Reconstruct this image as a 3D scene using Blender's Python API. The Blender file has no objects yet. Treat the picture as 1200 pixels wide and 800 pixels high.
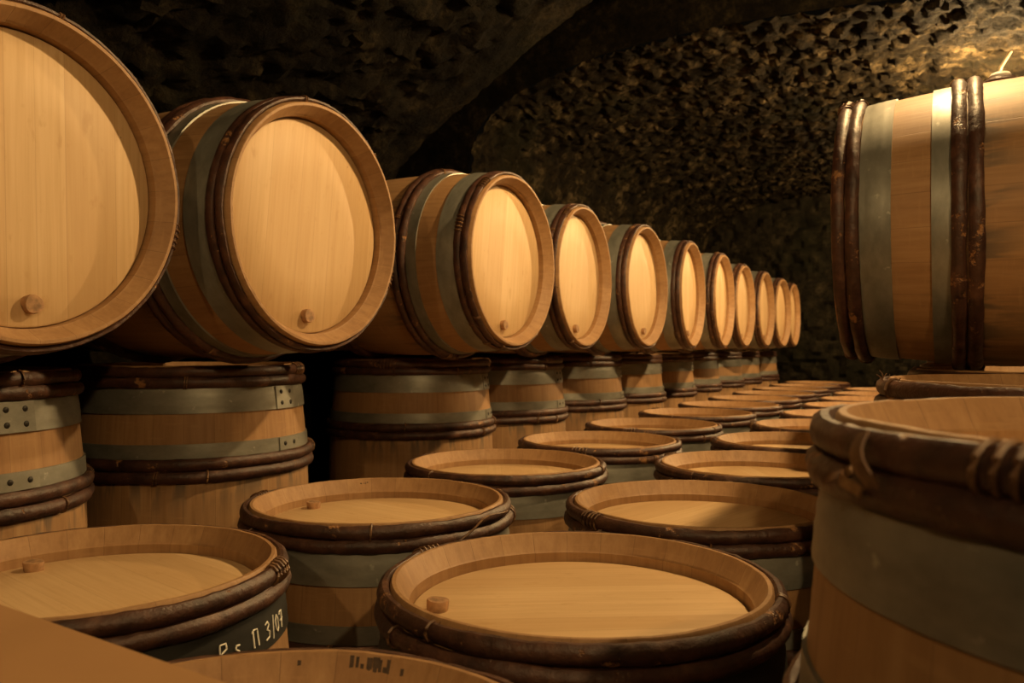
import bpy, bmesh, math, random
from mathutils import Vector, Matrix, noise
PI = math.pi
S = bpy.context.scene
COL = S.collection
random.seed(7)

# ------------------------------------------------------------------ measures (metres)
CAM_Z = 1.24
L_HALF = 0.44            # half the length of a barrel
R_BILGE, R_END = 0.329, 0.295
def stave_r(z):
    t = abs(z) / L_HALF
    return R_BILGE - (R_BILGE - R_END) * (t ** 2)

# ------------------------------------------------------------------ materials
class NT:
    def __init__(self, name):
        self.m = bpy.data.materials.new(name); self.m.use_nodes = True
        self.n = self.m.node_tree.nodes; self.l = self.m.node_tree.links
        self.b = self.n['Principled BSDF']
    def node(self, typ, **kw):
        nd = self.n.new(typ)
        for k, v in kw.items():
            if k.startswith('i_'):
                key = k[2:]
                nd.inputs[int(key) if key.isdigit() else key.replace('_', ' ')].default_value = v
            else: setattr(nd, k, v)
        return nd
    def link(self, a, b): self.l.new(a, b)
    def math(self, op, a, b=None, c=None):
        nd = self.node('ShaderNodeMath', operation=op)
        for i, v in enumerate((a, b, c)):
            if v is None: continue
            if isinstance(v, (int, float)): nd.inputs[i].default_value = v
            else: self.link(v, nd.inputs[i])
        return nd.outputs[0]
    def noise(self, vec, scale, detail=4, rough=0.55, w=None):
        nd = self.node('ShaderNodeTexNoise', i_Scale=scale, i_Detail=detail, i_Roughness=rough)
        if w is not None:
            nd.noise_dimensions = '4D'
            if isinstance(w, (int, float)): nd.inputs['W'].default_value = w
            else: self.link(w, nd.inputs['W'])
        self.link(vec, nd.inputs['Vector']); return nd.outputs['Fac']
    def mapping(self, vec, scale):
        nd = self.node('ShaderNodeMapping'); nd.inputs['Scale'].default_value = scale
        self.link(vec, nd.inputs['Vector']); return nd.outputs[0]
    def ramp(self, fac, stops):
        nd = self.node('ShaderNodeValToRGB'); cr = nd.color_ramp
        while len(cr.elements) < len(stops): cr.elements.new(0.5)
        for e, (p, c) in zip(cr.elements, stops):
            e.position = p; e.color = (c[0], c[1], c[2], 1) if not isinstance(c, (int, float)) else (c, c, c, 1)
        self.link(fac, nd.inputs[0]); return nd.outputs[0]
    def mix(self, fac, a, b, mode='MIX'):
        nd = self.node('ShaderNodeMix', data_type='RGBA', blend_type=mode)
        for sock, v in ((nd.inputs[0], fac), (nd.inputs[6], a), (nd.inputs[7], b)):
            if isinstance(v, (int, float)): sock.default_value = v
            elif isinstance(v, tuple): sock.default_value = (v[0], v[1], v[2], 1)
            else: self.link(v, sock)
        return nd.outputs[2]
    def bump(self, h, strength, dist):
        nd = self.node('ShaderNodeBump', i_Strength=strength, i_Distance=dist)
        self.link(h, nd.inputs['Height']); self.link(nd.outputs[0], self.b.inputs['Normal'])
    def set(self, **kw):
        for k, v in kw.items():
            s = self.b.inputs[k.replace('_', ' ')]
            if isinstance(v, (int, float)): s.default_value = v
            elif isinstance(v, tuple): s.default_value = (v[0], v[1], v[2], 1)
            else: self.link(v, s)

def rot_xy(t, vec, ang):
    nd = t.node('ShaderNodeVectorRotate', rotation_type='Z_AXIS'); nd.inputs['Angle'].default_value = ang
    t.link(vec, nd.inputs['Vector']); return nd.outputs[0]

def mat_staves():
    """oak staves: narrow boards around the axis, grain along it, stains under the hoops"""
    t = NT('oak_staves')
    co = t.node('ShaderNodeTexCoord').outputs['Object']
    rnd = t.node('ShaderNodeObjectInfo').outputs['Random']
    sp = t.node('ShaderNodeSeparateXYZ'); t.link(co, sp.inputs[0])
    ang = t.math('ARCTAN2', sp.outputs[1], sp.outputs[0])
    u = t.math('MULTIPLY_ADD', ang, 27 / (2 * PI), 40.0)
    wob = t.math('SUBTRACT', u, 0.0)
    idx = t.math('FLOOR', wob); fr = t.math('FRACT', wob)
    wn = t.node('ShaderNodeTexWhiteNoise', noise_dimensions='2D')
    cx = t.node('ShaderNodeCombineXYZ'); t.link(idx, cx.inputs[0]); t.link(rnd, cx.inputs[1]); t.link(cx.outputs[0], wn.inputs['Vector'])
    tone = wn.outputs['Value']
    g = t.noise(t.mapping(co, (42, 42, 2.2)), 1.6, 5, 0.6, t.math('MULTIPLY', rnd, 30.0))
    c = t.ramp(g, [(0.25, (0.252, 0.133, 0.055)), (0.55, (0.353, 0.202, 0.091)), (0.8, (0.428, 0.265, 0.130))])
    c = t.mix(t.math('MULTIPLY', tone, 0.32), c, (0.210, 0.102, 0.042))
    # fine silver-grain flecks across the grain
    fl = t.noise(t.mapping(co, (9, 9, 60)), 1.5, 3, 0.6)
    c = t.mix(t.ramp(fl, [(0.56, 0.0), (0.72, 0.35)]), c, (0.42, 0.25, 0.115))
    # joints between staves
    e = t.math('ABSOLUTE', t.math('SUBTRACT', fr, 0.5))
    j = t.ramp(e, [(0.484, 0.0), (0.499, 0.42)])
    c = t.mix(j, c, (0.12, 0.06, 0.03))
    # blue-black tannin runs below the middle hoops, on a stave here and there
    az = t.math('ABSOLUTE', sp.outputs[2])
    band = t.ramp(az, [(0.05, 0.0), (0.11, 0.55), (0.15, 1.0), (0.17, 0.6), (0.25, 0.0)])
    st = t.noise(t.mapping(co, (26, 26, 5)), 1.0, 3, 0.6, t.math('MULTIPLY', rnd, 57.0))
    sm = t.math('MULTIPLY', t.ramp(st, [(0.50, 0.0), (0.58, 1.0)]), band)
    c = t.mix(t.math('MULTIPLY', sm, 0.8), c, (0.07, 0.06, 0.05))
    # small knots and specks
    k = t.noise(t.mapping(co, (30, 30, 18)), 1.0, 2, 0.5, t.math('MULTIPLY', rnd, 11.0))
    c = t.mix(t.ramp(k, [(0.745, 0.0), (0.78, 0.75)]), c, (0.09, 0.05, 0.03))
    t.set(Base_Color=c, Roughness=0.62)
    h = t.math('SUBTRACT', t.math('MULTIPLY', g, 0.25), j)
    t.bump(h, 0.35, 0.0018)
    return t.m

def mat_head(name='oak_head'):
    """oak head boards: pale planks side by side across y, grain along x"""
    t = NT(name)
    co = t.node('ShaderNodeTexCoord').outputs['Object']
    rnd = t.node('ShaderNodeObjectInfo').outputs['Random']
    sp = t.node('ShaderNodeSeparateXYZ'); t.link(co, sp.inputs[0])
    yy = t.math('ADD', sp.outputs[1], t.math('MULTIPLY', rnd, 0.05))
    u = t.math('MULTIPLY_ADD', yy, 14.0, 20.0)
    warp = t.math('MULTIPLY', t.math('SINE', t.math('MULTIPLY', u, 2.1)), 0.22)
    u = t.math('ADD', u, warp)
    idx = t.math('FLOOR', u); fr = t.math('FRACT', u)
    wn = t.node('ShaderNodeTexWhiteNoise', noise_dimensions='2D')
    cx = t.node('ShaderNodeCombineXYZ'); t.link(idx, cx.inputs[0]); t.link(rnd, cx.inputs[1]); t.link(cx.outputs[0], wn.inputs['Vector'])
    g = t.noise(t.mapping(co, (2.5, 75, 75)), 1.4, 5, 0.6, t.math('MULTIPLY_ADD', rnd, 40.0, t.math('MULTIPLY', idx, 3.7)))
    c = t.ramp(g, [(0.25, (0.521, 0.344, 0.172)), (0.55, (0.622, 0.437, 0.239)), (0.8, (0.672, 0.496, 0.286))])
    c = t.mix(t.math('MULTIPLY', wn.outputs['Value'], 0.62), c, (0.479, 0.298, 0.139))
    fl = t.noise(t.mapping(co, (14, 34, 34)), 1.3, 3, 0.6, t.math('MULTIPLY', rnd, 19.0))
    c = t.mix(t.ramp(fl, [(0.6, 0.0), (0.72, 0.45)]), c, (0.437, 0.260, 0.109))
    e = t.math('ABSOLUTE', t.math('SUBTRACT', fr, 0.5))
    j = t.ramp(e, [(0.488, 0.0), (0.499, 0.45)])
    c = t.mix(j, c, (0.30, 0.17, 0.08))
    sk = t.noise(t.mapping(co, (40, 60, 60)), 1.0, 2, 0.5, t.math('MULTIPLY', rnd, 23.0))
    c = t.mix(t.ramp(sk, [(0.76, 0.0), (0.79, 0.6)]), c, (0.18, 0.10, 0.05))
    t.set(Base_Color=c, Roughness=0.55)
    t.bump(t.math('SUBTRACT', t.math('MULTIPLY', g, 0.3), j), 0.25, 0.001)
    return t.m

def mat_chestnut():
    t = NT('chestnut_bark')
    co = t.node('ShaderNodeTexCoord').outputs['Object']
    rnd = t.node('ShaderNodeObjectInfo').outputs['Random']
    w = t.math('MULTIPLY', rnd, 20.0)
    a = t.noise(co, 26, 5, 0.6, w)
    c = t.ramp(a, [(0.3, (0.022, 0.009, 0.006)), (0.55, (0.065, 0.026, 0.016)), (0.75, (0.14, 0.062, 0.034))])
    p = t.noise(co, 15, 5, 0.75, t.math('ADD', w, 4.0))
    pm = t.ramp(p, [(0.60, 0.0), (0.645, 1.0)])
    c = t.mix(t.math('MULTIPLY', pm, 0.8), c, (0.36, 0.175, 0.065))
    t.set(Base_Color=c, Roughness=0.5)
    hh = t.math('SUBTRACT', t.noise(co, 70, 4, 0.6, w), t.math('MULTIPLY', pm, 0.5))
    t.bump(hh, 0.6, 0.005)
    return t.m

def mat_tie():
    t = NT('osier'); co = t.node('ShaderNodeTexCoord').outputs['Object']
    c = t.ramp(t.noise(co, 50, 4), [(0.3, (0.07, 0.03, 0.015)), (0.55, (0.16, 0.08, 0.035)), (0.75, (0.34, 0.19, 0.08))])
    t.set(Base_Color=c, Roughness=0.5); return t.m

def mat_steel(name, lo, hi, metal, rough):
    t = NT(name); co = t.node('ShaderNodeTexCoord').outputs['Object']
    rnd = t.node('ShaderNodeObjectInfo').outputs['Random']
    a = t.noise(t.mapping(co, (1, 1, 2)), 9, 6, 0.65, t.math('MULTIPLY', rnd, 20.0))
    c = t.ramp(a, [(0.3, lo), (0.7, hi)])
    s = t.noise(co, 34, 3, 0.6, t.math('MULTIPLY', rnd, 9.0))
    c = t.mix(t.ramp(s, [(0.66, 0.0), (0.73, 0.5)]), c, tuple(min(1, v * 1.9) for v in hi))
    t.set(Base_Color=c, Metallic=metal, Roughness=rough)
    t.bump(s, 0.15, 0.001); return t.m

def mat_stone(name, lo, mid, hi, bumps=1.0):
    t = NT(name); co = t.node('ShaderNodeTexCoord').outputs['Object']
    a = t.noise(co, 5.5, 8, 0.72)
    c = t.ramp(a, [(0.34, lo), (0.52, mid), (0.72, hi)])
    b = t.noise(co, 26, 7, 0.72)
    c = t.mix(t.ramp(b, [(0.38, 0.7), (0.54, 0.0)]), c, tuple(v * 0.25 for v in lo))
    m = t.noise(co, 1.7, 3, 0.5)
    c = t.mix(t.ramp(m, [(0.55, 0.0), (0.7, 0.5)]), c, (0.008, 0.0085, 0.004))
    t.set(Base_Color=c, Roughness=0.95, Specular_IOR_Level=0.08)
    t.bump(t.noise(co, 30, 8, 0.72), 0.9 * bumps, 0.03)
    return t.m

def mat_plain(name, col, rough=0.6, var=0.15, scale=30, metal=0.0):
    t = NT(name); co = t.node('ShaderNodeTexCoord').outputs['Object']
    c = t.ramp(t.noise(co, scale, 4), [(0.3, tuple(v * (1 - var) for v in col)), (0.7, tuple(min(1, v * (1 + var)) for v in col))])
    t.set(Base_Color=c, Roughness=rough, Metallic=metal); return t.m

def mat_emit(name, col, strength):
    t = NT(name); t.set(Base_Color=(1, 1, 1)); t.b.inputs['Emission Color'].default_value = (*col, 1)
    t.b.inputs['Emission Strength'].default_value = strength; return t.m

M = dict(staves=mat_staves(), head=mat_head(), bark=mat_chestnut(), tie=mat_tie(),
         steel=mat_steel('galvanised_steel', (0.17, 0.170, 0.150), (0.34, 0.338, 0.30), 0.55, 0.45),
         dark_steel=mat_steel('dark_hoop_steel', (0.014, 0.014, 0.013), (0.030, 0.029, 0.026), 0.3, 0.6),  # near-black version of the hoop steel, used on two near barrels
         peg=mat_plain('peg_wood', (0.33, 0.185, 0.09), 0.75, 0.45, 60),
         rivet=mat_plain('rivet_iron', (0.02, 0.018, 0.016), 0.5, 0.3, 80, 0.4),
         silicone=mat_plain('pale_silicone', (0.85, 0.83, 0.78), 0.4, 0.04),
         wood_bung=mat_plain('bung_wood', (0.50, 0.28, 0.10), 0.6),
         chalk=mat_plain('white_chalk', (0.85, 0.82, 0.74), 0.9, 0.1, 200),
         ink=mat_plain('brand_ink', (0.06, 0.04, 0.028), 0.8, 0.4, 120),
         card=mat_plain('brown_cardboard', (0.33, 0.18, 0.075), 0.8, 0.05, 6),
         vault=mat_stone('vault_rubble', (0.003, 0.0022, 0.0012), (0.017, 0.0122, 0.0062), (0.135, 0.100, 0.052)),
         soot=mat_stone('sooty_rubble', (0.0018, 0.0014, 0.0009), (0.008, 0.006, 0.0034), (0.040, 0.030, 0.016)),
         wallm=mat_stone('wall_masonry', (0.006, 0.005, 0.003), (0.016, 0.013, 0.008), (0.045, 0.035, 0.02), 0.7),
         floor=mat_stone('earth_floor', (0.06, 0.045, 0.03), (0.10, 0.075, 0.05), (0.15, 0.11, 0.07), 0.4),
         ledge=mat_stone('ledge_stone', (0.08, 0.065, 0.045), (0.14, 0.11, 0.075), (0.2, 0.16, 0.11), 0.4),
         flex=mat_plain('pale_flex', (0.75, 0.60, 0.42), 0.5),
         socket=mat_plain('black_socket', (0.02, 0.02, 0.02), 0.4))

# ------------------------------------------------------------------ helpers
def mesh_of(name, bm, mat, smooth=True):
    bmesh.ops.recalc_face_normals(bm, faces=bm.faces)
    me = bpy.data.meshes.new(name); bm.to_mesh(me); bm.free()
    me.materials.append(mat)
    if smooth:
        for p in me.polygons: p.use_smooth = True
        try: me.set_sharp_from_angle(angle=math.radians(38))
        except Exception: pass
    return me
def link(name, me, parent=None, mat=None):
    o = bpy.data.objects.new(name, me); COL.objects.link(o)
    if parent: o.parent = parent
    if mat is not None: o.matrix_local = mat
    return o
def tag(o, label, cat, group=None):
    o['label'] = label; o['category'] = cat
    if group: o['group'] = group
    return o
def lathe(bm, prof, n=72, closed=False, wob=None):
    """prof: (r, z) ring list; wob(theta, i) -> (dr, dz)"""
    rings = []
    for i, (r, z) in enumerate(prof):
        if r < 1e-6: rings.append([bm.verts.new((0, 0, z))]); continue
        ring = []
        for k in range(n):
            a = 2 * PI * k / n; dr, dz = wob(a, i) if wob else (0, 0)
            ring.append(bm.verts.new(((r + dr) * math.cos(a), (r + dr) * math.sin(a), z + dz)))
        rings.append(ring)
    m = len(rings)
    for i in range(m if closed else m - 1):
        A, B = rings[i], rings[(i + 1) % m]
        for k in range(n):
            k2 = (k + 1) % n
            if len(A) == 1: bm.faces.new((A[0], B[k], B[k2]))
            elif len(B) == 1: bm.faces.new((A[k], B[0], A[k2]))
            else: bm.faces.new((A[k], B[k], B[k2], A[k2]))
def tube(bm, pts, r, n=6, taper=None, caps=True):
    pts = [Vector(p) for p in pts]; rings = []
    up0 = Vector((0, 0, 1))
    for i, p in enumerate(pts):
        d = (pts[min(i + 1, len(pts) - 1)] - pts[max(i - 1, 0)]).normalized()
        ref = up0 if abs(d.dot(up0)) < 0.95 else Vector((1, 0, 0))
        x = d.cross(ref).normalized(); y = d.cross(x).normalized()
        rr = r * (taper(i / (len(pts) - 1)) if taper else 1)
        rings.append([bm.verts.new(p + (x * math.cos(2 * PI * k / n) + y * math.sin(2 * PI * k / n)) * rr) for k in range(n)])
    for A, B in zip(rings, rings[1:]):
        for k in range(n): bm.faces.new((A[k], A[(k + 1) % n], B[(k + 1) % n], B[k]))
    if caps:
        bm.faces.new(rings[0]); bm.faces.new(rings[-1][::-1])
def box(bm, x0, x1, y0, y1, z0, z1, bev=0.0):
    r = bmesh.ops.create_cube(bm, size=1.0)
    for v in r['verts']:
        v.co = Vector(((x0 + x1) / 2 + v.co.x * (x1 - x0), (y0 + y1) / 2 + v.co.y * (y1 - y0), (z0 + z1) / 2 + v.co.z * (z1 - z0)))
    if bev:
        ed = list({e for v in r['verts'] for e in v.link_edges})
        bmesh.ops.bevel(bm, geom=ed, offset=bev, segments=2, affect='EDGES')

# ------------------------------------------------------------------ barrel meshes, axis z, centre at the origin
H_RECESS = 0.050
def body_mesh():
    bm = bmesh.new(); prof = []
    zi = L_HALF - H_RECESS - 0.008
    r_in = R_END - 0.029
    prof += [(r_in - 0.03, -zi + 0.01), (r_in, -zi), (r_in + 0.001, -(L_HALF - 0.034)), (r_in + 0.005, -(L_HALF - 0.031)), (R_END - 0.010, -(L_HALF - 0.002)), (R_END - 0.008, -L_HALF), (R_END - 0.002, -L_HALF)]
    for i in range(33):
        z = -L_HALF + 0.003 + (2 * L_HALF - 0.006) * i / 32
        prof.append((stave_r(z), z))
    prof += [(R_END - 0.002, L_HALF), (R_END - 0.008, L_HALF), (R_END - 0.010, L_HALF - 0.002), (r_in + 0.005, L_HALF - 0.031), (r_in + 0.001, L_HALF - 0.034), (r_in, zi), (r_in - 0.03, zi - 0.01)]
    rng = random.Random(3); step = [rng.uniform(-0.0006, 0.0006) for _ in range(27)]
    def wob(a, i):                                          # each stave end stands a hair higher or lower
        k = int(((a + PI) % (2 * PI)) / (2 * PI) * 27) % 27
        e = step[k] if (4 <= i <= 7 or 37 <= i <= 42) else 0
        return (step[(k * 5) % 27] * 0.5, e)
    lathe(bm, prof, 108, wob=wob)
    return mesh_of('body', bm, M['staves'])
def head_mesh(s):
    bm = bmesh.new(); z = L_HALF - H_RECESS
    r = R_END - 0.031
    lathe(bm, [(0, s * (z - 0.02)), (r, s * (z - 0.02)), (r, s * (z - 0.003)), (r - 0.004, s * z), (r * 0.5, s * z), (0, s * z)], 72)
    return mesh_of('head', bm, M['head'])
def peg_mesh():
    bm = bmesh.new(); z = L_HALF - H_RECESS
    lathe(bm, [(0, z - 0.008), (0.0155, z - 0.008), (0.0165, z), (0.0175, z + 0.014), (0.0165, z + 0.0165), (0, z + 0.0175)], 20,
          wob=lambda a, i: (0.0009 * math.sin(3 * a + i), 0.0012 * math.cos(a) if i >= 3 else 0))
    bmesh.ops.translate(bm, verts=bm.verts, vec=(0.222, 0.012, 0))
    return mesh_of('wooden_peg', bm, M['peg'])
def bark_hoop_mesh(zc, hw, seed, out=0.0125):
    """one split chestnut rod bent round the staves; returns hoop mesh and tie mesh"""
    rng = random.Random(seed); off = Vector((seed * 3.1, seed * 1.7, 0))
    n, m = 120, 10
    bm = bmesh.new(); r0 = stave_r(zc)
    lap = rng.uniform(0, 2 * PI)
    def ctr(a):
        q = Vector((math.cos(a) * 2.2, math.sin(a) * 2.2, 0)) + off
        th = 1 + 0.15 * noise.noise(q * 2.0) + 0.13 * noise.noise(q * 6.0) + 0.07 * noise.noise(q * 15.0)
        d = abs((a - lap + PI) % (2 * PI) - PI)
        if d < 0.36: th *= 1 + 0.16 * (1 - d / 0.36)
        return th, 0.0022 * noise.noise(q + Vector((9, 0, 0)))
    rings = []
    for k in range(n):
        a = 2 * PI * k / n; th, dz = ctr(a); ring = []
        for i in range(m):
            b = 2 * PI * i / m
            rad = math.cos(b); ax = math.sin(b)
            rr = r0 + 0.0065 + (rad * out if rad > 0 else rad * 0.0085) * th
            zz = zc + ax * hw * th * 0.97 + dz
            ring.append(bm.verts.new((rr * math.cos(a), rr * math.sin(a), zz)))
        rings.append(ring)
    for k in range(n):
        A, B = rings[k], rings[(k + 1) % n]
        for i in range(m): bm.faces.new((A[i], B[i], B[(i + 1) % m], A[(i + 1) % m]))
    hoop = mesh_of('chestnut_hoop', bm, M['bark'])
    # osier wraps: one coil where the ends of the rod overlap, and a single turn or two elsewhere
    def wrap(angs, r):
        bt = bmesh.new(); a0, a1, turns = angs; n = int(12 * turns); pts = []
        for i in range(n + 1):
            a = a0 + (a1 - a0) * i / n; th, dz = ctr(a); b = 2 * PI * i / 12 + PI
            rad, ax = math.cos(b), math.sin(b)
            rr = r0 + 0.0065 + (rad * (out + 0.002) if rad > 0 else rad * 0.0075) * th
            pts.append((rr * math.cos(a), rr * math.sin(a), zc + dz + ax * hw * th * 1.06))
        p = Vector(pts[-1]); up = Vector((0, 0, 1 if zc > 0 else -1))
        pts += [p + up * 0.004 + p.normalized() * 0.004, p + up * rng.uniform(.004, .012) + p.normalized() * rng.uniform(.006, .012) + Vector((rng.uniform(-.01, .01), rng.uniform(-.01, .01), 0))]
        tube(bt, pts, r, 5, lambda f: 1.0 if f < 0.9 else 0.6)
        return mesh_of('osier_tie', bt, M['tie'])
    tm = [wrap((lap - 0.10, lap + 0.10, 5), 0.0024)]
    e = lap + rng.uniform(1.0, 5.0); tm.append(wrap((e, e + 0.035, 2), 0.0022))
    e = lap + rng.uniform(1.0, 5.0); tm.append(wrap((e, e + 0.02, 1), 0.0026))
    return hoop, tm
def steel_hoop_mesh(za, zb, s, mat, beads=True):
    bm = bmesh.new(); n = 8; prof = []
    for i in range(n + 1):
        f = i / n; z = za + (zb - za) * f
        bead = 0.0009 * math.exp(-((f - 0.36) / 0.05) ** 2) + 0.0009 * math.exp(-((f - 0.60) / 0.05) ** 2) if beads else 0
        prof.append((stave_r(s * z) + 0.0042 + bead, s * z))
    prof += [(stave_r(zb) - 0.003, s * zb), (stave_r(za) - 0.003, s * za)]
    lathe(bm, prof, 96, closed=True)
    return mesh_of('steel_hoop', bm, mat)
def lap_mesh(za, zb, s, ang, rows):
    """overlapping end of a hoop strip with its rivets"""
    bm = bmesh.new(); na, nz = 6, 4; w = 0.135; V = {}
    for L, e in ((0, 0.0045), (1, 0.0066)):
        for i in range(na + 1):
            for j in range(nz + 1):
                a = ang + w * (i / na - 0.5) * 2; z = za + (zb - za) * (0.01 + 0.98 * j / nz); r = stave_r(z) + e
                V[L, i, j] = bm.verts.new((r * math.cos(a), r * math.sin(a), s * z))
    for i in range(na):
        for j in range(nz):
            for L in (0, 1): bm.faces.new((V[L, i, j], V[L, i + 1, j], V[L, i + 1, j + 1], V[L, i, j + 1]))
    for i in range(na):
        for j in (0, nz): bm.faces.new((V[0, i, j], V[0, i + 1, j], V[1, i + 1, j], V[1, i, j]))
    for j in range(nz):
        for i in (0, na): bm.faces.new((V[0, i, j], V[0, i, j + 1], V[1, i, j + 1], V[1, i, j]))
    lap = mesh_of('hoop_lap', bm, M['steel'])
    rv = []
    for da in (-0.065, 0.065):
        for f in ((0.26, 0.74) if rows == 2 else (0.5,)):
            br = bmesh.new()
            z = za + (zb - za) * f; r = stave_r(z) + 0.0064; a = ang + da
            mt = Matrix.Translation((r * math.cos(a), r * math.sin(a), s * z)) @ Matrix.Rotation(a, 4, 'Z') @ Matrix.Diagonal((0.0028, 0.0065, 0.0065, 1))
            bmesh.ops.create_uvsphere(br, u_segments=10, v_segments=6, radius=1.0, matrix=mt)
            rv.append(mesh_of('rivet', br, M['rivet']))
    return lap, rv
def bung_mesh(mat):
    bm = bmesh.new()
    lathe(bm, [(0, R_BILGE - 0.01), (0.024, R_BILGE - 0.01), (0.026, R_BILGE + 0.010), (0.032, R_BILGE + 0.016), (0.031, R_BILGE + 0.026), (0, R_BILGE + 0.028)], 24)
    bmesh.ops.rotate(bm, verts=bm.verts, cent=(0, 0, 0), matrix=Matrix.Rotation(-PI / 2, 3, 'Y'))
    return mesh_of('bung', bm, mat)

BODY = body_mesh(); HEAD = {1: head_mesh(1), -1: head_mesh(-1)}; PEG = peg_mesh()
BUNG = {'white': bung_mesh(M['silicone']), 'wood': bung_mesh(M['wood_bung'])}
BARK = {}                     # two variants of the eight chestnut hoops
for s in (1, -1):
    for q, (d, hw) in enumerate(((0.016, 0.0145), (0.044, 0.0145), (0.250, 0.0155), (0.281, 0.0155))):
        for v in (0, 1): BARK[s, q, v] = bark_hoop_mesh(s * (L_HALF - d), hw, 11 + q * 7 + v * 31 + (s < 0) * 53)
    for q, (d, hw) in enumerate(((0.022, 0.0125), (0.047, 0.0125))):              # flatter rods round the ends of the lying ones
        for v in (2, 3): BARK[s, q, v] = bark_hoop_mesh(s * (L_HALF - d), hw, 17 + q * 7 + v * 31 + (s < 0) * 53, 0.0055)
    for q in (2, 3):
        for v in (2, 3): BARK[s, q, v] = BARK[s, q, v - 2]
def zz(d): return L_HALF - d
STEEL = {}; LAP = {}
for s in (1, -1):
    STEEL[s, 0, 'steel'] = steel_hoop_mesh(zz(0.059), zz(0.122), s, M['steel'])
    STEEL[s, 1, 'steel'] = steel_hoop_mesh(zz(0.199), zz(0.235), s, M['steel'], False)
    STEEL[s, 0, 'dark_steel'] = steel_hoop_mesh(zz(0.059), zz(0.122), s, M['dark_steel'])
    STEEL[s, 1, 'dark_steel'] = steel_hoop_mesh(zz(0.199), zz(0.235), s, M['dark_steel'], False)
    LAP[s, 0] = lap_mesh(zz(0.059), zz(0.122), s, 0.0, 2)
    LAP[s, 1] = lap_mesh(zz(0.199), zz(0.235), s, 0.0, 1)

def barrel(T, label, group, loc, rotz=0.0, steel='steel', peg=True, bung=None, lap=None, ends=(1, -1), var=0, flat=0, small=False, tw=0.0):
    """one barrel: an Empty at its base, parts under it, pegs, wraps, laps and rivets as sub-parts. T places the parts on the Empty."""
    root = bpy.data.objects.new('wine_barrel', None); COL.objects.link(root)
    root.location = loc; root.rotation_euler = (0, 0, rotz); root.empty_display_size = 0.1
    tag(root, label, 'barrel', group)
    I = Matrix.Identity(4)
    link('body', BODY, root, T)
    for s in (1, -1):
        h = link('head', HEAD[s], root, T)
        if s == 1 and peg: link('wooden_peg', PEG, h, I)
    Tt = T @ Matrix.Rotation(tw, 4, 'Z')
    for s in ends:
        for q in range(4):
            hm, tm = BARK[s, q, flat + (var + q) % 2]
            o = link('chestnut_hoop', hm, root, Tt @ Matrix.Rotation((q // 2) * 0.9, 4, 'Z'))
            if not small and s == 1:
                for q_ in tm: link('osier_tie', q_, o, I)
        for q in (0, 1):
            o = link('steel_hoop', STEEL[s, q, steel], root, T)
            if steel == 'dark_steel': o['label'] = 'dark steel hoop'
            if lap is not None and s == 1:
                lm, rm = LAP[s, q]
                link('hoop_lap', lm, o, Matrix.Rotation(lap, 4, 'Z'))
                if not small:
                    for q_ in rm: link('rivet', q_, o, Matrix.Rotation(lap, 4, 'Z'))
    if bung:
        b = link('bung', BUNG[bung], root, T)
        if bung == 'white': b['label'] = 'white rubber bung'
    return root
def T_up(phi): return Matrix.Translation((0, 0, L_HALF)) @ Matrix.Rotation(phi, 4, 'Z')
R_REST = R_BILGE
def T_lying(roll): return Matrix.Translation((0, 0, R_REST)) @ Matrix.Rotation(PI / 2, 4, 'Y') @ Matrix.Rotation(roll, 4, 'Z')

ORD = ['first', 'second', 'third', 'fourth', 'fifth', 'sixth', 'seventh', 'eighth', 'ninth', 'tenth', 'eleventh', 'twelfth', 'thirteenth']
D = math.radians
Z_RIM_LEFT = CAM_Z - 0.050
Z_RIM_RIGHT = CAM_Z - 0.055
LEDGE_L = Z_RIM_LEFT - 2 * L_HALF
LEDGE_R = Z_RIM_RIGHT - 2 * L_HALF

# ---------- lying barrels of the wall row: (head x, y, axis height over the camera, turn of the head, roll)
LYING = [(-1.415, 0.86, 0.294, 0, 0.02), (-1.37, 1.545, 0.294, 0, -0.10), (-1.35, 2.51, 0.293, -1, -0.12), (-1.39, 3.22, 0.293, 1, -0.16), (-1.35, 3.905, 0.293, 0, 0.10),
         (-1.33, 4.625, 0.293, 3, -0.02), (-1.33, 5.345, 0.293, 2, -0.1), (-1.37, 6.13, 0.294, 0, -0.1), (-1.36, 6.835, 0.296, 0, 0.1), (-1.36, 7.55, 0.293, -2, -0.1), (-1.39, 8.30, 0.30, 0, 0.0)]
for i, (hx, y, ax, trn, roll) in enumerate(LYING):
    n = len(LYING)
    a = D(trn)
    # the Empty stands under the middle of the barrel
    cx, cy = hx - L_HALF * math.cos(a), y - L_HALF * math.sin(a)
    if i == 0: lab = 'oak barrel lying nearest the camera, its big pale head cut by the frame edge'
    elif i == n - 1: lab = 'last oak barrel at the far end of the lying wall row'
    else: lab = 'oak barrel lying on its side in the wall row, %s from the near end' % ORD[i]
    barrel(T_lying(roll), lab, 'oak barrels lying along the wall', (cx, cy, CAM_Z + ax + 0.003 - R_REST), a,
           bung='wood' if i in (1,) else None, var=i, flat=2, tw=i * 1.3 + 0.4, small=i > 7)

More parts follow.
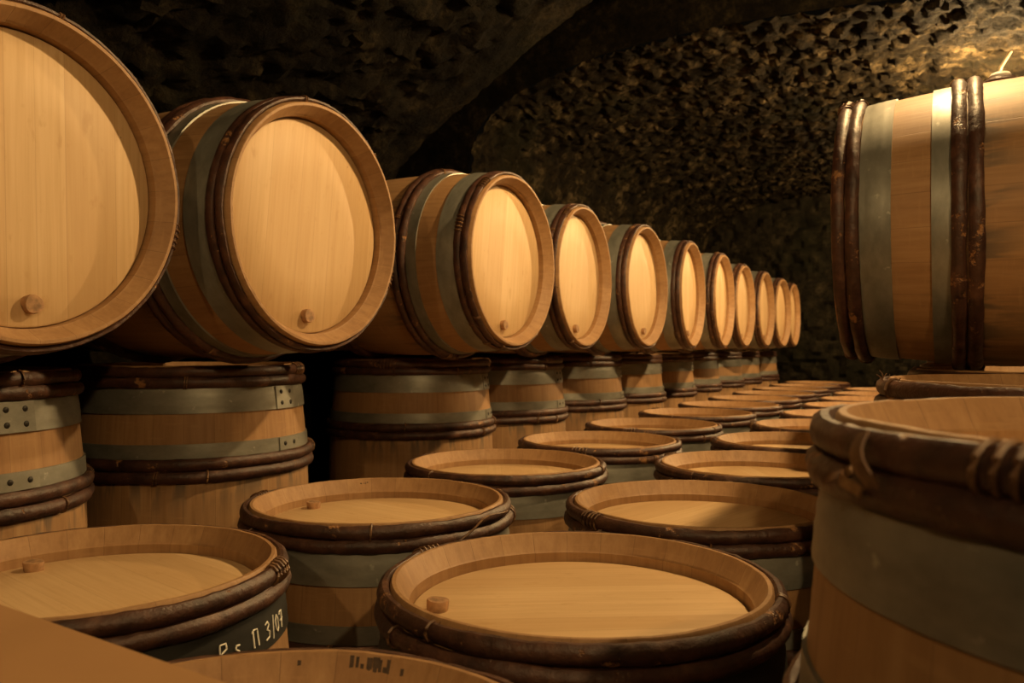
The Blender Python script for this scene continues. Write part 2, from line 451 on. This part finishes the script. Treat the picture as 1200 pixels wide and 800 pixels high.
# ---------- standing barrels that carry them
CARRY = [(-1.955, 0.925), (-1.955, 1.645), (-1.955, 2.735), (-1.955, 3.44), (-1.955, 4.22), (-1.955, 4.93), (-1.955, 5.63), (-1.955, 6.33), (-1.955, 7.10), (-1.955, 7.82), (-1.955, 8.65)]
for i, (x, y) in enumerate(CARRY):
    if i == len(CARRY) - 1: lab = 'standing oak barrel under the last lying barrel at the far end'
    elif i == 0: lab = 'standing oak barrel under the nearest lying barrel, cut by the frame edge'
    else: lab = 'standing oak barrel in the wall row under the lying ones, %s from the near end' % ORD[i]
    barrel(T_up(D(30 + 73 * i)), lab, 'oak barrels standing under the lying row', (x, y, LEDGE_L), 0, peg=False,
           lap=D(6 + 5 * (i % 3)) - D(30 + 73 * i), var=i + 1, tw=i * 2.1, small=i > 6)

# ---------- aisle rows
ROW_A = [(-1.268, 0.865, 168), (-1.215, 1.565, 172), (-1.258, 2.265, 120), (-1.232, 2.967, 60), (-1.26, 3.69, 20), (-1.265, 4.44, 100), (-1.26, 5.15, 0), (-1.26, 5.86, 40), (-1.26, 6.57, 80), (-1.26, 7.28, 10), (-1.26, 7.99, 60), (-1.26, 8.7, 30)]
A_LAB = {0: 'standing oak barrel with chalk writing on its dark steel hoop, beside the cardboard carton',
         1: 'standing oak barrel with small peg and loose twig on its rim, behind the chalked one',
         11: 'farthest standing oak barrel of the low aisle row beside the wall barrels'}
A_ROOT = []
for i, (x, y, ph) in enumerate(ROW_A):
    lab = A_LAB.get(i, 'standing oak barrel in the low row beside the wall barrels, %s from the near end' % ORD[i])
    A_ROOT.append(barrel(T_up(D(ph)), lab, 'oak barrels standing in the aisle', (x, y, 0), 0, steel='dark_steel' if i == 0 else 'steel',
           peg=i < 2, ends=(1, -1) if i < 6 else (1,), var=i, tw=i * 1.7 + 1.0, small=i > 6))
ROW_B = [(-0.53, 0.488, 300), (-0.53, 1.193, 212), (-0.53, 1.896, 75), (-0.548, 2.6, 300), (-0.553, 3.305, 20), (-0.555, 4.01, 70), (-0.555, 4.715, 10), (-0.555, 5.42, 80), (-0.555, 6.125, 40), (-0.555, 6.83, 0), (-0.555, 7.535, 50)]
B_LAB = {0: 'nearest standing oak barrel with smudged black brand inside its rim, cut by frame bottom',
         1: 'standing oak barrel with bright top and upright wooden peg, front and centre of the aisle',
         10: 'farthest standing oak barrel of the outer aisle row'}
B_ROOT = []
for i, (x, y, ph) in enumerate(ROW_B):
    lab = B_LAB.get(i, 'standing oak barrel in the outer aisle row, %s behind the one with the bright top' % ORD[i - 2])
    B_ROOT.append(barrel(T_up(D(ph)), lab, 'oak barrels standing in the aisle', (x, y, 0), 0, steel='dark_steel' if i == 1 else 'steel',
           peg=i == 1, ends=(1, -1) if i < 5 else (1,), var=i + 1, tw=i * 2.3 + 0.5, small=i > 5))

# ---------- the other side: two standing on the low ledge, one lying on top
R0 = barrel(T_up(D(40)), 'large blurred standing oak barrel close to the camera, dusty steel hoop facing it', 'oak barrels on the other side of the aisle', (0.200, 0.790, LEDGE_R), 0, peg=False, var=0, tw=0.6)
R1 = barrel(T_up(D(100)), 'standing oak barrel behind the big blurred one, under the bright lying barrel', 'oak barrels on the other side of the aisle', (0.185, 1.62, LEDGE_R), 0, peg=False, var=1, tw=2.2)
OVER = [(-0.248, 2.222, 'oak barrel lying on the other side of the aisle with its hooped flank in view', 'white'),
        (-0.300, 3.0, 'oak barrel lying directly behind the bright hooped flank, screened by it', None),
        (-0.270, 3.72, 'oak barrel lying second behind the bright hooped flank, screened by it', None)]
for i, (hx, y, lab, bg) in enumerate(OVER):
    barrel(T_lying(PI - 0.05), lab, 'oak barrels on the other side of the aisle', (hx + L_HALF, y, CAM_Z + 0.282 - R_REST), PI, bung=bg, peg=i > 0, var=1 + i, tw=1.9 + i, small=i > 0)
for i, y in enumerate((2.335, 3.06, 3.79)):
    barrel(T_up(D(60 * i)), ('standing oak barrel under the bright lying barrel, behind its neighbour', 'standing oak barrel screened by the bright lying one, second in its row', 'standing oak barrel screened by the bright lying one, third in its row')[i],
           'oak barrels on the other side of the aisle', (0.2, y, LEDGE_R), 0, peg=False, var=i, small=True)

# ---------- small details on single barrels
def on_hoop(ang, z, lift): r = stave_r(z) + lift; return (r * math.cos(ang), r * math.sin(ang), z)
# chalk on the first barrel of the inner row
def chalk(root, T, ang0, z0, size):
    st = {
        'R': [[(0, 0), (.05, 1)], [(.05, 1), (.45, 1), (.5, .7), (.1, .5), (.5, 0)]],
        's': [[(.45, .6), (.2, .62), (.1, .45), (.38, .28), (.3, .03), (.02, .05)]],
        'P': [[(.02, .85), (.12, 1), (.14, 0)], [(.12, 1), (.52, .98), (.6, .02)]],
        '3': [[(.05, .9), (.35, 1), (.5, .78), (.22, .55), (.5, .4), (.45, .1), (.05, 0)]],
        '/': [[(.15, -.2), (.35, 1.15)]],
        '0': [[(.3, 1), (.08, .7), (.1, .2), (.3, 0), (.5, .25), (.5, .75), (.3, 1)]],
        '7': [[(.0, .85), (.1, .98), (.5, 1), (.3, 0)], [(.1, .45), (.55, .55)]]}
    r = stave_r(z0); x = 0.0
    for ch, adv in (('R', 1.0), ('s', 1.5), ('P', 1.35), ('3', .8), ('/', .55), ('0', .75), ('7', .6)):
        bm = bmesh.new()
        for s in st[ch]:
            P = []
            for (px, py), (qx, qy) in zip(s, s[1:]):
                for k in range(4): P.append((px + (qx - px) * k / 4, py + (qy - py) * k / 4))
            P.append(s[-1])
            tube(bm, [on_hoop(ang0 + (x + p) * size / r, z0 + q * size, 0.0052) for p, q in P], 0.00135, 5)
        x += adv
        o = link('chalk_letter', mesh_of('chalk_letter', bm, M['chalk']), root, T); o['label'] = 'white chalk stroke'
chalk(A_ROOT[0], T_up(0), D(-2), L_HALF - 0.108, 0.027)
# smudged brand inside the rim of the nearest barrel
def inner_patch(bm, a0, a1, d0, d1):
    def P(a, d):
        f = (d - 0.002) / 0.028; r = (R_END - 0.011) + (R_END - 0.021 - (R_END - 0.011)) * f - 0.0006
        return bm.verts.new((r * math.cos(a), r * math.sin(a), L_HALF - d))
    bm.faces.new([P(a0, d0), P(a1, d0), P(a1, d1), P(a0, d1)])
for a, w, d0, d1 in ((1.72, .010, .010, .021), (1.50, .012, .004, .018), (1.473, .009, .005, .020), (1.452, .010, .012, .019), (1.425, .016, .005, .010), (1.42, .008, .009, .020), (1.398, .020, .004, .008), (1.395, .012, .011, .016), (1.372, .010, .006, .021), (1.352, .012, .013, .024), (1.335, .010, .005, .022), (1.27, .010, .012, .026)):
    bm = bmesh.new(); inner_patch(bm, a - w * 1.5 + 0.42, a + 0.42, d0 - 0.002, d1 + 0.005)
    o = link('brand_stroke', mesh_of('brand_stroke', bm, M['ink'], False), B_ROOT[0], T_up(0)); o['label'] = 'smudged black brand stroke'
# small stamp inside the rim of the second inner barrel
for a, w, d0, d1 in ((2.41, .012, .010, .013), (2.40, .006, .010, .020), (2.375, .006, .010, .020), (2.36, .006, .008, .019), (2.345, .010, .008, .011), (2.345, .010, .016, .019)):
    bm = bmesh.new(); inner_patch(bm, a - w, a, d0, d1)
    o = link('brand_stroke', mesh_of('brand_stroke', bm, M['ink'], False), A_ROOT[1], T_up(0)); o['label'] = 'tiny black brand stroke'
# the loose twig on its hoop
bm = bmesh.new()
pts = []
for k in range(15):
    f = k / 14; a = D(-31) + f * D(42); lift = 0.026 + 0.022 * math.sin(f * PI)
    pts.append(on_hoop(a, L_HALF - 0.062 + 0.062 * min(1, f * 2.2) ** 1.2 - 0.03 * max(0, f - .6), lift))
tube(bm, pts, 0.0027, 6, lambda f: 1.1 - 0.6 * f)
link('loose_twig', mesh_of('loose_twig', bm, M['tie']), A_ROOT[1], T_up(0))
# torn binding curling off the big blurred barrel
bm = bmesh.new()
def ribbon(bm, pts, w):
    pts = [Vector(p) for p in pts]; L = []
    for i, p in enumerate(pts):
        d = (pts[min(i + 1, len(pts) - 1)] - pts[max(i - 1, 0)]).normalized(); side = d.cross(Vector((p.x, p.y, 0)).normalized()).normalized()
        nrm = d.cross(side).normalized() * 0.0011
        L.append([bm.verts.new(p + side * w * .5 + nrm), bm.verts.new(p - side * w * .5 + nrm), bm.verts.new(p - side * w * .5 - nrm), bm.verts.new(p + side * w * .5 - nrm)])
    for A, B in zip(L, L[1:]):
        for k in range(4): bm.faces.new((A[k], A[(k + 1) % 4], B[(k + 1) % 4], B[k]))
    bm.faces.new(L[0]); bm.faces.new(L[-1][::-1])
a0 = D(216)
ribbon(bm, [on_hoop(a0 + k * .006, L_HALF - .004 - k * .006, .022 + .006 * math.sin(k * .7)) for k in range(8)], .014)
ribbon(bm, [on_hoop(a0 - .05 + k * .012, L_HALF - .034 - .002 * k, .024 + .004 * math.sin(k)) for k in range(7)], .008)
ribbon(bm, [on_hoop(a0 - .02 - k * .012, L_HALF - .030 - .002 * k, .023 + .002 * k * (k > 2)) for k in range(6)], .006)
o = link('torn_binding', mesh_of('torn_binding', bm, M['tie']), R0, T_up(0)); o['label'] = 'torn curling tan binding'
# frayed straw on the standing barrel behind it
rng = random.Random(12)
for k in range(12):
    bm = bmesh.new(); a = D(168 + rng.uniform(0, 40)); p = Vector(on_hoop(a, L_HALF - 0.006, 0.012))
    d = Vector((rng.uniform(-.012, .012), rng.uniform(-.012, .012), rng.uniform(.004, .016)))
    tube(bm, [p, p + d * .6, p + d + Vector((rng.uniform(-.006, .006), 0, rng.uniform(-.004, .003)))], 0.0008, 4)
    link('frayed_straw', mesh_of('frayed_straw', bm, M['tie']), R1, T_up(0))

# spare white bung in a dark ring, left on top of the lying barrel behind its hoops
f_ = 0.335; px_, py_ = -0.248 + f_, 2.222
root = bpy.data.objects.new('barrel_bung', None); COL.objects.link(root); root.location = (px_, py_, CAM_Z + 0.282 + stave_r(L_HALF - f_) + 0.0015)
tag(root, 'small white bung in a dark ring on top of the bright lying barrel', 'bung')
bm = bmesh.new(); lathe(bm, [(0.020, 0.0), (0.036, 0.0), (0.038, 0.005), (0.034, 0.011), (0.022, 0.010)], 28, closed=True); link('ring', mesh_of('ring', bm, M['bark']), root)
bm = bmesh.new(); lathe(bm, [(0, 0.001), (0.018, 0.001), (0.021, 0.012), (0.023, 0.020), (0.019, 0.026), (0, 0.027)], 24); link('plug', mesh_of('plug', bm, M['silicone']), root)

# ------------------------------------------------------------------ flat carton at the near corner
bm = bmesh.new()
box(bm, -0.285, 0.285, -0.21, 0.21, 0, 0.078, 0.004)
root = link('cardboard_carton', mesh_of('cardboard_carton', bm, M['card']))
root.location = (-0.700, 0.286, 2 * L_HALF + 0.006); root.rotation_euler = (0, 0, D(-4.5))
tag(root, 'flat brown cardboard carton lying across the nearest barrel rim', 'carton')

# ------------------------------------------------------------------ the cellar
def struct(name, me): o = link(name, me); o['kind'] = 'structure'; return o
def catmull(P, n):
    out = []
    for i in range(len(P) - 1):
        p0, p1, p2, p3 = P[max(i - 1, 0)], P[i], P[i + 1], P[min(i + 2, len(P) - 1)]
        for k in range(n):
            t = k / n
            out.append(tuple(0.5 * ((2 * b) + (-a + c) * t + (2 * a - 5 * b + 4 * c - d) * t * t + (-a + 3 * b - 3 * c + d) * t ** 3) for a, b, c, d in zip(p0, p1, p2, p3)))
    out.append(P[-1]); return out
def resample(P, step):
    L = [0]
    for a, b in zip(P, P[1:]): L.append(L[-1] + math.dist(a, b))
    n = max(2, int(L[-1] / step)); out = []; j = 0
    for k in range(n + 1):
        s = L[-1] * k / n
        while j < len(L) - 2 and L[j + 1] < s: j += 1
        f = (s - L[j]) / max(1e-9, L[j + 1] - L[j])
        out.append(tuple(a + (b - a) * f for a, b in zip(P[j], P[j + 1])) + (s,))
    return out
def rock(u, v, amp, seed):
    """rubble: rounded stones with open joints, u across the courses, v along them"""
    q = Vector((u * 11.5 + 0.7 * noise.noise((u * 3, v * 3, seed)), v * 5.2 + 0.6 * noise.noise((u * 3, v * 3, seed + 7)), seed))
    d, pt = noise.voronoi(q)
    f = min(1.0, (d[1] - d[0]) * 4.5); stone = f * f * (3 - 2 * f)
    jit = noise.noise(pt[0] * 3.7); tilt = (q - pt[0]).dot(Vector((noise.noise(pt[0] * 5.1 + Vector((4, 0, 0))), noise.noise(pt[0] * 5.1 + Vector((0, 9, 0))), 0)))
    rough = noise.fractal(Vector((u * 11, v * 11, seed + 3)), 0.75, 2.1, 6)
    big = noise.noise(Vector((u * 1.3, v * 1.1, seed + 5)))
    return amp * (0.5 * stone + 0.42 * jit * stone + 0.55 * tilt * stone + 0.85 * rough + 0.45 * big)
def vault(name, prof, y0, y1, step, mat, amp, seed, calm=False):
    P = resample(catmull(prof, 8), step); ny = int((y1 - y0) / (step * 1.15)); bm = bmesh.new(); G = []
    for i, (x, z, s) in enumerate(P):
        a, b = P[max(i - 1, 0)], P[min(i + 1, len(P) - 1)]
        tx, tz = b[0] - a[0], b[1] - a[1]; l = math.hypot(tx, tz); nx, nz = tz / l, -tx / l    # into the room
        row = []
        for k in range(ny + 1):
            y = y0 + (y1 - y0) * k / ny; h = rock(s, y, amp, seed) * (1 if not calm else max(0.25, min(1, (y1 - y) / 0.35)))
            row.append(bm.verts.new((x + nx * h, y, z + nz * h)))
        G.append(row)
    for A, B in zip(G, G[1:]):
        for k in range(ny): bm.faces.new((A[k], A[k + 1], B[k + 1], B[k]))
    me = mesh_of(name, bm, mat)
    return struct(name, me)
Y_NEAR, Y_STEP, Y_FAR, Y_END = -2.2, 3.2, 4.35, 9.7
NEAR = [(-2.52, 1.35), (-2.50, 1.75), (-2.35, 2.10), (-1.84, 2.44), (-1.34, 2.71), (-0.70, 2.93), (0.0, 2.98), (0.65, 2.80), (1.15, 2.40), (1.42, 1.85), (1.45, 1.35)]
FAR = [(-2.72, 1.35), (-2.70, 2.10), (-2.58, 2.62), (-2.06, 2.85), (-1.49, 2.93), (-0.80, 2.94), (0.0, 2.89), (0.65, 2.76), (1.15, 2.46), (1.45, 2.0), (1.50, 1.35)]
DEEP = [(-3.6, 1.35), (-3.6, 2.4), (-3.3, 3.3), (-2.4, 3.9), (-1.3, 4.2), (-0.3, 4.2), (0.8, 3.8), (1.5, 3.1), (1.75, 2.2), (1.75, 1.35)]
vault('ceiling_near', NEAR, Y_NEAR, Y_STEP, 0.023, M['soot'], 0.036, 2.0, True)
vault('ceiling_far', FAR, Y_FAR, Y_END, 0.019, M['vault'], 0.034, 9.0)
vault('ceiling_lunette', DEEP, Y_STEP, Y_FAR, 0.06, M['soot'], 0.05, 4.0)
# the two faces of stone that close the deep lunette
def ring_face(name, prof, y, mat):
    A, B = resample(catmull(prof, 8), 0.1), resample(catmull(DEEP, 8), 0.1); bm = bmesh.new()
    at = lambda P, f: P[min(len(P) - 1, int(round(f * (len(P) - 1))))]
    G = []
    for k in range(81):
        p, q = at(A, k / 80), at(B, k / 80); row = []
        for j in range(9):
            f = j / 8 * 1.06; x, z = p[0] + (q[0] - p[0]) * f, p[1] + (q[1] - p[1]) * f
            row.append(bm.verts.new((x, y + (0.02 * noise.noise((x * 5, z * 5, y)) if j else 0), z)))
        G.append(row)
    for a_, b_ in zip(G, G[1:]):
        for j in range(8): bm.faces.new((a_[j], b_[j], b_[j + 1], a_[j + 1]))
    struct(name, mesh_of(name, bm, mat))
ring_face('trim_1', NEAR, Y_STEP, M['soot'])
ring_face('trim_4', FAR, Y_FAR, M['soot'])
def rough_wall(name, p, q, z0, z1, mat, amp, seed, step=0.04, inv=1):
    p, q = Vector(p), Vector(q); L = (q - p).length; d = (q - p) / L; nrm = Vector((-d.y, d.x)) * inv
    nu, nz = int(L / step), int((z1 - z0) / step); bm = bmesh.new(); G = []
    for i in range(nu + 1):
        row = []
        for k in range(nz + 1):
            u = L * i / nu; z = z0 + (z1 - z0) * k / nz
            h = rock(z * 0.9 + seed, u * 0.8, amp, seed); c = p + d * u + nrm * h
            row.append(bm.verts.new((c.x, c.y, z)))
        G.append(row)
    for A_, B_ in zip(G, G[1:]):
        for k in range(nz): bm.faces.new((A_[k], B_[k], B_[k + 1], A_[k + 1]))
    return struct(name, mesh_of(name, bm, mat))
rough_wall('wall_left', (-2.56, Y_END), (-2.56, Y_NEAR), -0.02, 1.42, M['soot'], 0.04, 4.0)
rough_wall('wall_right', (1.47, Y_NEAR), (1.47, Y_END), -0.02, 1.42, M['soot'], 0.04, 5.0, 0.06)
rough_wall('wall_back', (1.6, Y_END - 0.02), (-2.8, Y_END - 0.02), -0.02, 3.5, M['wallm'], 0.06, 6.0)
rough_wall('wall_front', (-2.7, Y_NEAR + 0.02), (1.6, Y_NEAR + 0.02), -0.02, 3.2, M['soot'], 0.05, 7.0, 0.08)
bm = bmesh.new(); box(bm, -2.85, 1.7, Y_NEAR - 0.1, Y_END + 0.1, -0.10, 0.0); struct('floor', mesh_of('floor', bm, M['floor'], False))
bm = bmesh.new(); box(bm, -2.60, -1.605, Y_NEAR, Y_END, 0.0, LEDGE_L, 0.01); struct('trim_2', mesh_of('trim_2', bm, M['ledge'], False))
bm = bmesh.new(); box(bm, -0.12, 1.52, Y_NEAR, Y_END, 0.0, LEDGE_R, 0.01); struct('trim_3', mesh_of('trim_3', bm, M['ledge'], False))

# ------------------------------------------------------------------ lamps
WARM = (1.0, 0.645, 0.275)
def lamp(loc, cord_pts, strength, label):
    root = bpy.data.objects.new('hanging_lamp', None); COL.objects.link(root); root.location = loc; tag(root, label, 'lamp')
    bm = bmesh.new(); tube(bm, cord_pts, 0.009, 8); link('cord', mesh_of('cord', bm, M['flex']), root)
    bm = bmesh.new(); lathe(bm, [(0, 0.115), (0.012, 0.115), (0.021, 0.10), (0.021, 0.045), (0.017, 0.035), (0, 0.035)], 20); link('socket', mesh_of('socket', bm, M['socket']), root)
    bm = bmesh.new(); lathe(bm, [(0, 0.042), (0.013, 0.04), (0.016, 0.028), (0.028, 0.005), (0.032, -0.015), (0.027, -0.036), (0.014, -0.047), (0, -0.05)], 24)
    link('bulb', mesh_of('bulb', bm, mat_emit('lit_bulb', WARM, strength)), root)
    return root
FLEX = [(0, 0, .11), (.03, 0, .2), (.10, 0, .32), (.2, .02, .42), (.3, .05, .6)]
lamp((0.18, 5.25, 2.58), FLEX, 4300, 'lit bulb on a pale cord under the vault, behind the lying barrel')
lamp((0.20, 8.2, 2.55), FLEX[:4], 3000, 'lit bulb on a cord under the far end of the vault')
lamp((0.95, 0.05, 2.40), [(0, 0, .11), (0, 0, .17), (0, 0, .25)], 1200, 'lit bulb hanging on a cord near the big blurred barrel, outside the picture')
lamp((0.02, 2.47, 2.76), [(0, 0, .11), (0, 0, .15), (0, 0, .21)], 3300, 'lit bulb hanging above the aisle, outside the picture')

lamp((-0.40, -1.20, 2.42), [(0, 0, .11), (0, 0, .2), (0, 0, .42)], 650, 'lit bulb hanging on a cord behind the viewpoint')
# ------------------------------------------------------------------ world, camera, view
w = bpy.data.worlds.new('cellar_dark'); S.world = w; w.use_nodes = True
w.node_tree.nodes['Background'].inputs[0].default_value = (0.010, 0.007, 0.004, 1)
w.node_tree.nodes['Background'].inputs[1].default_value = 0.2
cd = bpy.data.cameras.new('camera'); cam = bpy.data.objects.new('camera', cd); COL.objects.link(cam)
cam.location = (0, 0, CAM_Z); cam.rotation_euler = (D(90.33), 0, D(28.6))
cd.sensor_width = 36; cd.lens = 28.8; cd.clip_start = 0.02
cd.dof.use_dof = True; cd.dof.focus_distance = 1.6; cd.dof.aperture_fstop = 6.5
S.camera = cam
vs = S.view_settings
vs.view_transform = 'Standard'; vs.look = 'None'; vs.gamma = 1; vs.use_curve_mapping = False; vs.exposure = 0.2
